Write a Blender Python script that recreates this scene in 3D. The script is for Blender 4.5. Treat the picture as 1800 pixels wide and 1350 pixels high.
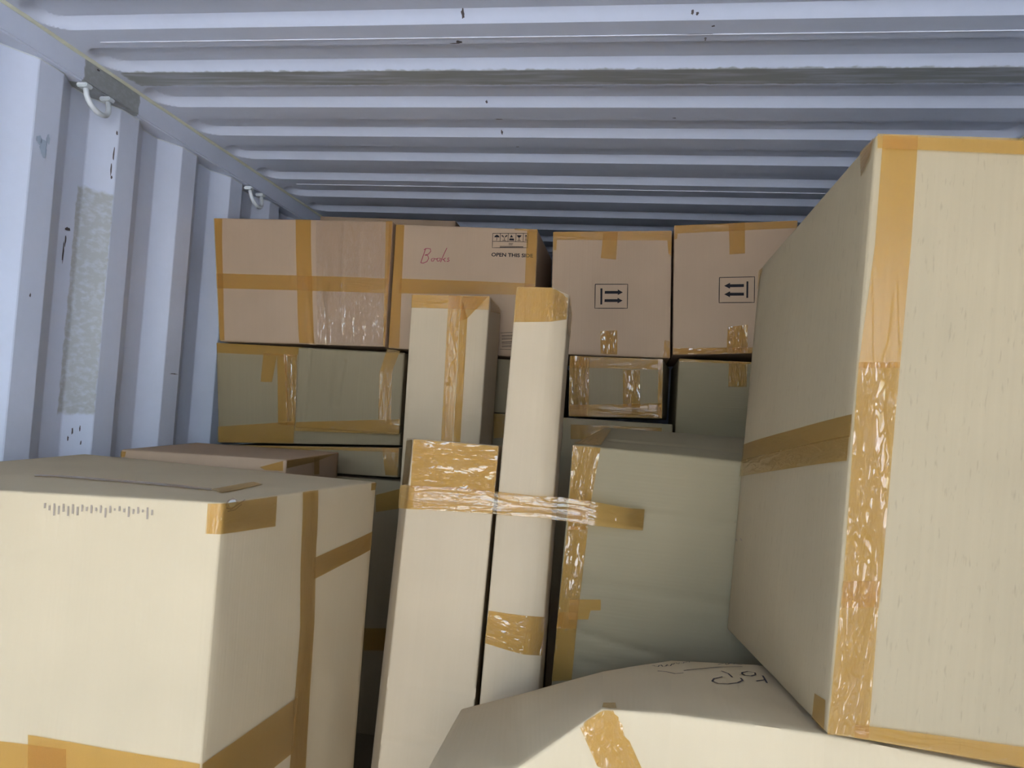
import bpy, bmesh, math, random
from mathutils import Vector, Matrix, noise

scene = bpy.context.scene
for _o in list(bpy.data.objects):
    bpy.data.objects.remove(_o)
COL = scene.collection

# ------------------------------------------------------------------ camera
cam_data = bpy.data.cameras.new("camera")
cam_data.sensor_width = 36.0
cam_data.lens = 27.0
cam_data.clip_start = 0.02
cam = bpy.data.objects.new("camera", cam_data)
COL.objects.link(cam)
YAW, PITCH, ROLL = 0.1556, 0.0436, 0.0646
_f = Vector((-math.sin(YAW) * math.cos(PITCH), math.cos(YAW) * math.cos(PITCH), math.sin(PITCH)))
_r = Vector((math.cos(YAW), math.sin(YAW), 0.0))
_u = _r.cross(_f)
_r2 = _r * math.cos(ROLL) + _u * math.sin(ROLL)
_u2 = _u * math.cos(ROLL) - _r * math.sin(ROLL)
cam.matrix_world = Matrix(((_r2.x, _u2.x, -_f.x, 1.3334), (_r2.y, _u2.y, -_f.y, 0.0), (_r2.z, _u2.z, -_f.z, 1.5955), (0, 0, 0, 1)))
scene.camera = cam

# ------------------------------------------------------------------ container size
DOOR_Y, BACK_Y, WIDTH, HEIGHT = -2.45, 9.55, 2.28, 2.39
GROUND_Z = -0.9

# ------------------------------------------------------------------ sky and daylight
world = bpy.data.worlds.new("sky")
scene.world = world
world.use_nodes = True
wn = world.node_tree.nodes
wl = world.node_tree.links
wn.clear()
w_out = wn.new("ShaderNodeOutputWorld")
w_bg = wn.new("ShaderNodeBackground")
w_sky = wn.new("ShaderNodeTexSky")
w_sky.sky_type = 'NISHITA'
w_sky.sun_disc = False
w_sky.sun_elevation = math.radians(48)
w_sky.sun_rotation = math.radians(-60)
w_sky.air_density = 1.0
w_sky.dust_density = 1.5
w_sky.ozone_density = 1.0
w_bg.inputs["Strength"].default_value = 0.32
wl.new(w_sky.outputs[0], w_bg.inputs["Color"])
wl.new(w_bg.outputs[0], w_out.inputs["Surface"])

sun = bpy.data.lights.new("sun", 'SUN')
sun.energy = 8.0
sun.angle = math.radians(0.6)
sun.color = (1.0, 0.97, 0.93)
sun_o = bpy.data.objects.new("sun", sun)
sun_o.rotation_euler = Vector((-0.6, 0.35, 0.75)).to_track_quat('Z', 'Y').to_euler()
COL.objects.link(sun_o)

portal = bpy.data.lights.new("doorway_portal", 'AREA')
portal.shape = 'RECTANGLE'
portal.size, portal.size_y = WIDTH / 2, HEIGHT
portal.cycles.is_portal = True
portal_o = bpy.data.objects.new("doorway_portal", portal)
portal_o.location = (WIDTH / 4, DOOR_Y - 0.02, HEIGHT / 2)
portal_o.rotation_euler = (math.radians(90), 0, 0)
COL.objects.link(portal_o)

scene.view_settings.view_transform = 'Standard'
scene.view_settings.look = 'None'
scene.view_settings.exposure = 2.65
scene.view_settings.gamma = 1.0
scene.view_settings.use_curve_mapping = False
scene.cycles.use_denoising = True
scene.cycles.use_adaptive_sampling = True
scene.cycles.adaptive_threshold = 0.05
scene.cycles.max_bounces = 6
scene.cycles.diffuse_bounces = 4
scene.cycles.glossy_bounces = 2
scene.cycles.transparent_max_bounces = 10

# ------------------------------------------------------------------ carton corners (front top, front bottom, back top, back bottom), tape patches and prints
CORNERS = {
 'B1': ([(0.0133, 2.2, 2.1576), (0.594, 2.2, 2.1611)], [(0.0662, 2.2, 1.7723), (0.598, 2.2, 1.7814)], [(0.0133, 2.66, 2.1676), (0.594, 2.66, 2.1711)], [(0.0662, 2.66, 1.7723), (0.598, 2.66, 1.7814)]),
 'B2': ([(0.5996, 2.215, 2.1565), (1.0322, 2.215, 2.1521)], [(0.603, 2.215, 1.7795), (1.0413, 2.215, 1.773)], [(0.5996, 2.635, 2.1565), (1.0322, 2.635, 2.1521)], [(0.603, 2.635, 1.7795), (1.0413, 2.635, 1.773)]),
 'B3': ([(1.0739, 2.25, 2.1553), (1.4206, 2.25, 2.1678)], [(1.0883, 2.25, 1.7903), (1.4361, 2.25, 1.7949)], [(1.0739, 2.7, 2.1553), (1.4206, 2.7, 2.1678)], [(1.0883, 2.7, 1.7903), (1.4361, 2.7, 1.7949)]),
 'B4': ([(1.4263, 2.25, 2.183), (1.7689, 2.25, 2.2064)], [(1.4427, 2.25, 1.8052), (1.7802, 2.25, 1.829)], [(1.4263, 2.7, 2.183), (1.7689, 2.7, 2.2064)], [(1.4427, 2.7, 1.8052), (1.7802, 2.7, 1.829)]),
 'B5': ([(0.0406, 2.225, 1.7701), (0.6534, 2.225, 1.7692)], [(0.0755, 2.225, 1.4593), (0.6579, 2.225, 1.4908)], [(0.0406, 2.645, 1.7701), (0.6534, 2.645, 1.7692)], [(0.0755, 2.645, 1.4593), (0.6579, 2.645, 1.4908)]),
 'B7': ([(0.0862, 2.21, 1.4528), (0.661, 2.21, 1.4841)], [(0.0984, 2.21, 1.391), (0.6639, 2.21, 1.396)], [(0.0862, 2.63, 1.4528), (0.661, 2.63, 1.4841)], [(0.0984, 2.63, 1.391), (0.6639, 2.63, 1.396)]),
 'B8': ([(0.08, 2.2, 1.3864), (0.735, 2.2, 1.3864)], [(0.08, 2.2, 0.6455), (0.735, 2.2, 0.6455)], [(0.08, 2.65, 1.3864), (0.735, 2.65, 1.3864)], [(0.08, 2.65, 0.6455), (0.735, 2.65, 0.6455)]),
 'B9': ([(0.12, 2.33, 0.6415), (0.735, 2.33, 0.6415)], [(0.12, 2.33, 0.0), (0.735, 2.33, 0.0)], [(0.12, 2.73, 0.6415), (0.735, 2.73, 0.6415)], [(0.12, 2.73, 0.0), (0.735, 2.73, 0.0)]),
 'B10': ([(1.1496, 2.2, 1.7832), (1.4148, 2.2, 1.7871)], [(1.1573, 2.2, 1.6092), (1.4211, 2.2, 1.6196)], [(1.1796, 2.53, 1.7832), (1.448, 2.53, 1.7871)], [(1.1873, 2.53, 1.6092), (1.448, 2.53, 1.6196)]),
 'B11': ([(0.69, 2.24, 1.767), (1.12, 2.24, 1.767)], [(0.69, 2.24, 1.6072), (1.12, 2.24, 1.6072)], [(0.69, 2.64, 1.767), (1.12, 2.64, 1.767)], [(0.69, 2.64, 1.6072), (1.12, 2.64, 1.6072)]),
 'B12a': ([(0.765, 2.215, 1.6052), (1.125, 2.215, 1.6052)], [(0.765, 2.215, 0.0), (1.125, 2.215, 0.0)], [(0.765, 2.635, 1.6052), (1.125, 2.635, 1.6052)], [(0.765, 2.635, 0.0), (1.125, 2.635, 0.0)]),
 'B12b': ([(1.14, 2.165, 1.6052), (1.45, 2.165, 1.6052)], [(1.14, 2.165, 0.0), (1.45, 2.165, 0.0)], [(1.14, 2.585, 1.6052), (1.45, 2.585, 1.6052)], [(1.14, 2.585, 0.0), (1.45, 2.585, 0.0)]),
 'B13': ([(1.4609, 2.25, 1.7962), (1.83, 2.25, 1.7962)], [(1.4609, 2.25, 0.0), (1.83, 2.25, 0.0)], [(1.4609, 2.67, 1.7962), (1.83, 2.67, 1.7962)], [(1.4609, 2.67, 0.0), (1.83, 2.67, 0.0)]),
 'BB1': ([(0.12, 2.75, 2.3155), (0.6512, 2.75, 2.3105)], [(0.12, 2.75, 0.0), (0.6512, 2.75, 0.0)], [(0.12, 3.2, 2.3155), (0.6512, 3.2, 2.3105)], [(0.12, 3.2, 0.0), (0.6512, 3.2, 0.0)]),
 'K1': ([(0.035, 1.04, 1.425), (0.7537, 1.05, 1.4443)], [(0.035, 1.04, 0.0), (0.7509, 1.05, 0.0)], [(0.0607, 1.6536, 1.444), (0.8207, 1.5423, 1.4443)], [(0.0607, 1.6536, 0.0), (0.81, 1.5423, 0.0)]),
 'K2': ([(0.15, 1.66, 1.461), (0.565, 1.66, 1.466)], [(0.15, 1.66, 0.0), (0.565, 1.66, 0.0)], [(0.113, 2.0384, 1.466), (0.5248, 2.082, 1.466)], [(0.113, 2.0384, 0.0), (0.5248, 2.082, 0.0)]),
 'S1': ([(0.9085, 1.4891, 1.541), (1.0819, 1.4888, 1.5383)], [(0.892, 1.335, 0.0), (1.062, 1.335, 0.0)], [(0.8505, 1.6391, 1.536), (1.0619, 1.6488, 1.5333)], [(0.834, 1.485, 0.0), (1.045, 1.495, 0.0)]),
 'L2': ([(1.0912, 1.5211, 1.8606), (1.165, 1.5211, 1.8611), (1.197, 1.5395, 1.8511)], [(1.076, 1.335, 0.0), (1.1511, 1.335, 0.0), (1.186, 1.355, 0.0)], [(1.0912, 1.6311, 1.8486), (1.165, 1.6311, 1.8491), (1.197, 1.6245, 1.8211)], [(1.076, 1.445, 0.0), (1.1511, 1.445, 0.0), (1.186, 1.44, 0.0)]),
 'L1': ([(0.7297, 2.0, 1.9116), (0.9445, 2.0, 1.9154)], [(0.7447, 2.0, 0.0), (0.9379, 2.0, 0.0)], [(0.7297, 2.185, 1.9016), (0.9445, 2.185, 1.9054)], [(0.7447, 2.185, 0.0), (0.9379, 2.185, 0.0)]),
 'G1': ([(1.2223, 1.53, 1.5492), (1.84, 1.53, 1.5296)], [(1.182, 1.53, 0.0), (1.84, 1.53, 0.0)], [(1.275, 1.77, 1.5871), (1.84, 1.77, 1.5818)], [(1.2, 1.77, 0.0), (1.84, 1.77, 0.0)]),
 'R1': ([(1.5932, 0.92, 1.9473), (2.1929, 0.92, 1.929)], [(1.5693, 0.92, 1.2662), (2.1685, 0.92, 1.2364)], [(1.5597, 1.5058, 1.9072), (2.1594, 1.5058, 1.8889)], [(1.5342, 1.5058, 1.2262), (2.1335, 1.5058, 1.1964)]),
 'T1': ([(1.105, 0.935, 1.145), (1.2237, 0.935, 1.1767), (1.3195, 0.935, 1.2582), (1.4001, 0.935, 1.262), (1.5713, 0.935, 1.26), (2.2, 0.935, 1.212)], [(1.105, 0.935, 0.0), (1.2237, 0.935, 0.0), (1.3195, 0.935, 0.0), (1.4001, 0.935, 0.0), (1.5713, 0.935, 0.0), (2.2, 0.935, 0.0)], [(1.0818, 1.28, 1.1057), (1.1709, 1.28, 1.1386), (1.3127, 1.28, 1.1937), (1.4201, 1.28, 1.223), (1.552, 1.28, 1.2315), (2.2, 1.28, 1.178)], [(1.105, 1.25, 0.0), (1.2237, 1.25, 0.0), (1.3195, 1.25, 0.0), (1.4001, 1.25, 0.0), (1.5713, 1.25, 0.0), (2.2, 1.25, 0.0)]),
}
TAPES = [
 ('B1', 0, 0, [('F0', [(0.0003, 0.0091), (0.0324, 0.0105), (0.0494, 0.9967), (0.0, 0.9953)])]),
 ('B1', 1, 0, [('F0', [(0.4937, 0.0079), (0.5828, 0.0074), (0.5533, 1.0), (0.4674, 1.0)])]),
 ('B1', 2, 1, [('F0', [(0.001, 0.426), (1.0, 0.423), (0.9994, 0.5407), (0.0017, 0.5459)])]),
 ('B1', 3, 1, [('F0', [(0.9907, 0.0032), (1.0, 0.0), (1.0, 1.0), (0.965, 0.9989)])]),
 ('B1', 0, 3, [('F0', [(0.6066, 0.013), (0.9969, 0.0125), (0.9809, 0.9857), (0.5818, 0.9928)])]),
 ('B1', 4, 2, [('F0', [(0.9973, 0.0035), (1.0, 0.0), (1.0, 0.9954), (0.9836, 0.9949)])]),
 ('B2', 0, 0, [('F0', [(0.0027, 0.0046), (0.0796, 0.0058), (0.0623, 0.9933), (0.0003, 0.9954)])]),
 ('B2', 1, 0, [('F0', [(0.9271, 0.0032), (0.9998, 0.0044), (1.0, 0.9955), (0.9298, 0.9971)])]),
 ('B2', 2, 0, [('F0', [(0.0558, 0.4418), (0.9908, 0.4842), (0.9955, 0.573), (0.0574, 0.5609)])]),
 ('B2', 3, 1, [('F0', [(0.8439, 0.9846), (0.9969, 0.9776), (1.0, 0.9978), (0.8433, 0.998)])]),
 ('B3', 0, 1, [('F0', [(0.0066, 0.9297), (0.9965, 0.9194), (1.0, 0.9955), (0.0001, 0.9953)])]),
 ('B3', 1, 1, [('F0', [(0.412, 0.7803), (0.5413, 0.7668), (0.5515, 0.9904), (0.4318, 0.9915)])]),
 ('B3', 0, 0, [('F0', [(0.0086, 0.8455), (0.0331, 0.8454), (0.036, 0.9295), (0.0066, 0.9297)])]),
 ('B3', 0, 0, [('F0', [(0.9745, 0.8165), (0.9981, 0.7987), (1.0, 0.9194), (0.9637, 0.9196)])]),
 ('B3', 1, 2, [('F0', [(0.4273, 0.0153), (0.5648, 0.0156), (0.5613, 0.2047), (0.4189, 0.1963)])]),
 ('B3', 1, 2, [('F0', [(0.9397, 0.0067), (0.9953, 0.0042), (0.9935, 0.1322), (0.9517, 0.1398)])]),
 ('B4', 0, 1, [('F0', [(0.0055, 0.9335), (0.9966, 0.9396), (1.0, 0.9957), (0.0, 0.9978)])]),
 ('B4', 1, 1, [('F0', [(0.4564, 0.755), (0.5809, 0.7595), (0.5772, 0.9994), (0.4483, 0.9957)])]),
 ('B4', 0, 0, [('F0', [(0.0013, 0.8895), (0.0248, 0.893), (0.0291, 0.9326), (0.0055, 0.9335)])]),
 ('B4', 0, 2, [('F0', [(0.0023, 0.0043), (0.6895, 0.0), (0.6888, 0.044), (0.0017, 0.0522)])]),
 ('B4', 1, 2, [('F0', [(0.4442, 0.0054), (0.6157, 0.0067), (0.6123, 0.2175), (0.4506, 0.2037)])]),
 ('B5', 0, 0, [('F0', [(0.005, 0.8975), (0.435, 0.8976), (0.4739, 1.0), (0.0031, 0.9946)])]),
 ('B5', 1, 0, [('F0', [(0.2441, 0.6239), (0.3064, 0.6228), (0.3342, 0.9171), (0.2605, 0.9158)])]),
 ('B5', 2, 0, [('F0', [(0.3407, 0.2007), (0.3973, 0.1858), (0.3862, 0.9222), (0.3342, 0.9171)])]),
 ('B5', 3, 2, [('F0', [(0.3941, 0.1856), (0.438, 0.1875), (0.441, 0.91), (0.3709, 0.9207)])]),
 ('B5', 4, 1, [('F0', [(0.0001, 0.0056), (0.4262, 0.0063), (0.4347, 0.2283), (0.0021, 0.1581)])]),
 ('B7', 0, 1, [('F0', [(0.0, 0.504), (0.5617, 0.8907), (0.562, 1.0), (0.0043, 1.0)])]),
 ('B7', 1, 1, [('F0', [(0.9321, 0.0629), (1.0, 0.0716), (0.9973, 1.0), (0.9089, 1.0)])]),
 ('B7', 2, 1, [('F0', [(0.5617, 0.8907), (0.9953, 0.8534), (1.0, 1.0), (0.562, 1.0)])]),
 ('B8', 0, 0, [('F0', [(0.8045, 0.8716), (0.9277, 0.8964), (0.9212, 0.9747), (0.7988, 0.9391)])]),
 ('B8', 0, 0, [('F0', [(0.7952, 0.3256), (0.9735, 0.3429), (0.9664, 0.4285), (0.7878, 0.4119)])]),
 ('B10', 0, 1, [('F0', [(0.0093, 0.8069), (0.979, 0.8211), (0.9978, 1.0), (0.007, 1.0)])]),
 ('B10', 1, 2, [('F0', [(0.0061, 0.0096), (0.2213, 0.0082), (0.216, 1.0), (0.007, 1.0)])]),
 ('B10', 2, 1, [('F0', [(0.0061, 0.0096), (0.9939, 0.0093), (0.9912, 0.2572), (0.004, 0.1872)])]),
 ('B10', 1, 1, [('F0', [(0.9522, 0.0172), (0.9969, 0.0094), (0.9947, 1.0), (0.9471, 1.0)])]),
 ('B10', 3, 2, [('F0', [(0.5844, 0.1733), (0.7651, 0.1713), (0.7581, 0.7994), (0.5774, 0.7992)])]),
 ('B12a', 0, 1, [('F0', [(0.4931, 0.9547), (1.0, 0.9629), (1.0, 1.0), (0.4799, 0.9991)])]),
 ('B12b', 0, 1, [('F0', [(0.098, 0.9628), (0.9073, 0.9735), (0.9018, 0.993), (0.0898, 0.9887)])]),
 ('B13', 0, 2, [('F0', [(0.3826, 0.9588), (0.518, 0.9605), (0.5165, 1.0), (0.3766, 1.0)])]),
 ('B13', 0, 1, [('F0', [(0.0036, 0.9945), (0.5431, 0.9968), (0.5418, 1.0), (0.0024, 0.9991)])]),
 ('K1', 0, 1, [('F0', [(0.9699, 0.9683), (1.0, 0.9686), (1.0, 0.9994), (0.9694, 0.9986)]), ('R', [(0.0, 0.9685), (0.2792, 0.9654), (0.275, 0.9994), (0.0, 0.9994)])]),
 ('K1', 0, 1, [('R', [(0.4802, 0.3726), (0.614, 0.3396), (0.5699, 0.8304), (0.4729, 0.8377)]), ('R', [(0.4729, 0.8377), (0.5699, 0.8304), (0.5298, 1.0), (0.4283, 1.0)])]),
 ('K1', 1, 1, [('R', [(0.5438, 0.8897), (0.9863, 0.9039), (0.9888, 0.9296), (0.5397, 0.9164)])]),
 ('K1', 2, 0, [('F0', [(0.6288, 0.6975), (1.0, 0.6855), (1.0, 0.7418), (0.6201, 0.7524)]), ('R', [(0.0, 0.6794), (0.483, 0.6877), (0.4912, 0.7527), (0.0, 0.7415)])]),
 ('K1', 1, 0, [('F0', [(0.0079, 0.6965), (0.7174, 0.6938), (0.7078, 0.7419), (0.0, 0.7451)])]),
 ('K1', 0, 0, [('R', [(0.9486, 0.989), (0.99, 0.9888), (0.9953, 0.9989), (0.9485, 0.9995)])]),
 ('K1', 0, 1, [('T0', [(0.386, 0.2625), (0.8465, 0.264), (0.817, 0.3231), (0.3583, 0.2996)])]),
 ('K1', 1, 0, [('T0', [(0.8969, 0.2067), (0.8565, 0.5243), (0.8096, 0.5694), (0.8318, 0.2934)])]),
 ('K2', 0, 0, [('F0', [(0.8792, 0.9824), (0.9859, 0.9825), (0.9813, 0.9983), (0.8479, 0.9863)])]),
 ('K2', 0, 0, [('R', [(0.0, 0.9869), (0.4776, 0.9895), (0.9739, 0.9992), (0.0, 0.9993)])]),
 ('K2', 1, 0, [('R', [(0.4849, 0.9677), (0.5862, 0.9656), (0.5595, 0.9972), (0.4609, 0.9966)])]),
 ('K2', 0, 0, [('F0', [(0.0, 0.9878), (0.0281, 0.9884), (0.0325, 0.9968), (0.0, 0.997)])]),
 ('S1', 0, 2, [('F0', [(0.0287, 0.9375), (1.0, 0.9413), (0.9974, 0.9993), (0.0007, 0.9993)])]),
 ('S1', 1, 0, [('L', [(0.1648, 0.934), (1.0, 0.9417), (0.9396, 0.9985), (0.1175, 0.9959)])]),
 ('L1', 0, 1, [('F0', [(0.0038, 0.9805), (1.0, 0.9801), (1.0, 0.9992), (0.0005, 0.9992)])]),
 ('L1', 1, 1, [('F0', [(0.5079, 0.7832), (0.6552, 0.7841), (0.632, 0.9991), (0.4787, 0.9995)])]),
 ('L1', 2, 2, [('F0', [(0.6699, 0.7842), (0.7579, 0.7848), (0.7387, 0.9673), (0.6393, 0.9991)])]),
 ('L1', 3, 2, [('F0', [(0.6395, 0.963), (0.7387, 0.9673), (0.9795, 0.9984), (0.6688, 0.9984)])]),
 ('L1', 0, 1, [('R', [(0.1273, 0.9801), (0.885, 0.9914), (0.8099, 1.0), (0.0488, 0.9994)])]),
 ('L2', 0, 2, [('F0', [(0.0111, 0.9597), (1.0, 0.9619), (1.0, 0.9994), (0.0, 0.9994)]), ('F1', [(0.0, 0.962), (0.9227, 0.9712), (0.9196, 0.9965), (0.0, 0.9989)])]),
 ('L2', 0, 1, [('R', [(0, 0.965), (1, 0.97), (1, 1), (0, 1)])]),
 ('L2', 0, 2, [('F0', [(0.0, 0.6274), (1.0, 0.6205), (1.0, 0.6579), (0.0277, 0.6595)]), ('F1', [(0.0, 0.6205), (1.0, 0.6217), (1.0, 0.6597), (0.0, 0.6581)])]),
 ('G1', 0, 2, [('F0', [(0.009, 0.8921), (0.0663, 0.8947), (0.0911, 1.0), (0.0011, 0.9993)])]),
 ('G1', 1, 2, [('F0', [(0.0, 0.7668), (0.062, 0.7703), (0.0725, 0.8993), (0.008, 0.8964)])]),
 ('G1', 2, 1, [('F0', [(0.0, 0.7008), (0.0613, 0.7061), (0.0631, 0.7904), (0.0029, 0.7873)])]),
 ('G1', 3, 0, [('F0', [(0.0342, 0.7917), (0.1329, 0.7968), (0.1302, 0.8102), (0.0349, 0.8054)])]),
 ('G1', 3, 0, [('F0', [(0.0367, 0.7804), (0.0966, 0.7835), (0.1013, 0.7952), (0.0342, 0.7917)])]),
 ('G1', 0, 1, [('T0', [(0.0, 0.0262), (0.0843, 0.0715), (0.0429, 0.8726), (0.0072, 0.9353)])]),
 ('R1', 0, 0, [('F0', [(0.002, 0.6031), (0.0745, 0.609), (0.0773, 0.8129), (0.0135, 0.8093)]), ('F0', [(0.0135, 0.8093), (0.0773, 0.8129), (0.0748, 0.9986), (0.0124, 0.9994)])]),
 ('R1', 1, 2, [('F0', [(0.0066, 0.2075), (0.0713, 0.2159), (0.0737, 0.6184), (0.0011, 0.6126)])]),
 ('R1', 2, 2, [('F0', [(0.0, 0.0009), (0.0718, 0.0056), (0.0696, 0.2592), (0.0047, 0.2511)])]),
 ('R1', 3, 0, [('F0', [(0.0032, 0.9747), (0.3111, 0.9726), (0.309, 0.9997), (0.0011, 0.9991)])]),
 ('R1', 3, 1, [('F0', [(0.047, 0.0036), (0.3848, 0.0), (0.3821, 0.0342), (0.0471, 0.0247)])]),
 ('R1', 0, 0, [('L', [(0.0, 0.4614), (0.9997, 0.4878), (1.0, 0.5256), (0.0, 0.5079)])]),
 ('R1', 1, 1, [('L', [(0.0, 0.4197), (0.998, 0.448), (0.9989, 0.4907), (0.0, 0.4645)])]),
 ('R1', 0, 1, [('L', [(0.9399, 0.9471), (0.979, 0.9645), (0.9951, 0.996), (0.92, 0.9979)])]),
 ('R1', 0, 0, [('L', [(0.913, 0.0016), (0.989, 0.0024), (0.9846, 0.0506), (0.9211, 0.0465)])]),
 ('R1', 0, 0, [('L', [(0.0, 0.9437), (0.0096, 0.9433), (0.0586, 0.9928), (0.0, 0.9967)])]),
 ('T1', 0, 2, [('F1', [(0.9851, 0.9482), (1.0, 0.9473), (1.0, 0.9985), (0.7317, 1.0)]), ('F2', [(0.0, 0.946), (0.6218, 0.9493), (0.199, 0.9999), (0.0, 0.999)]), ('F2', [(0.5219, 0.8964), (1.0, 0.8996), (0.6218, 0.9493), (0.0414, 0.946)])]),
 ('T1', 1, 1, [('T2', [(0.0088, 0.0), (0.2154, 0.0), (0.197, 0.1033), (0.0229, 0.0928)])]),
]
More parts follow.
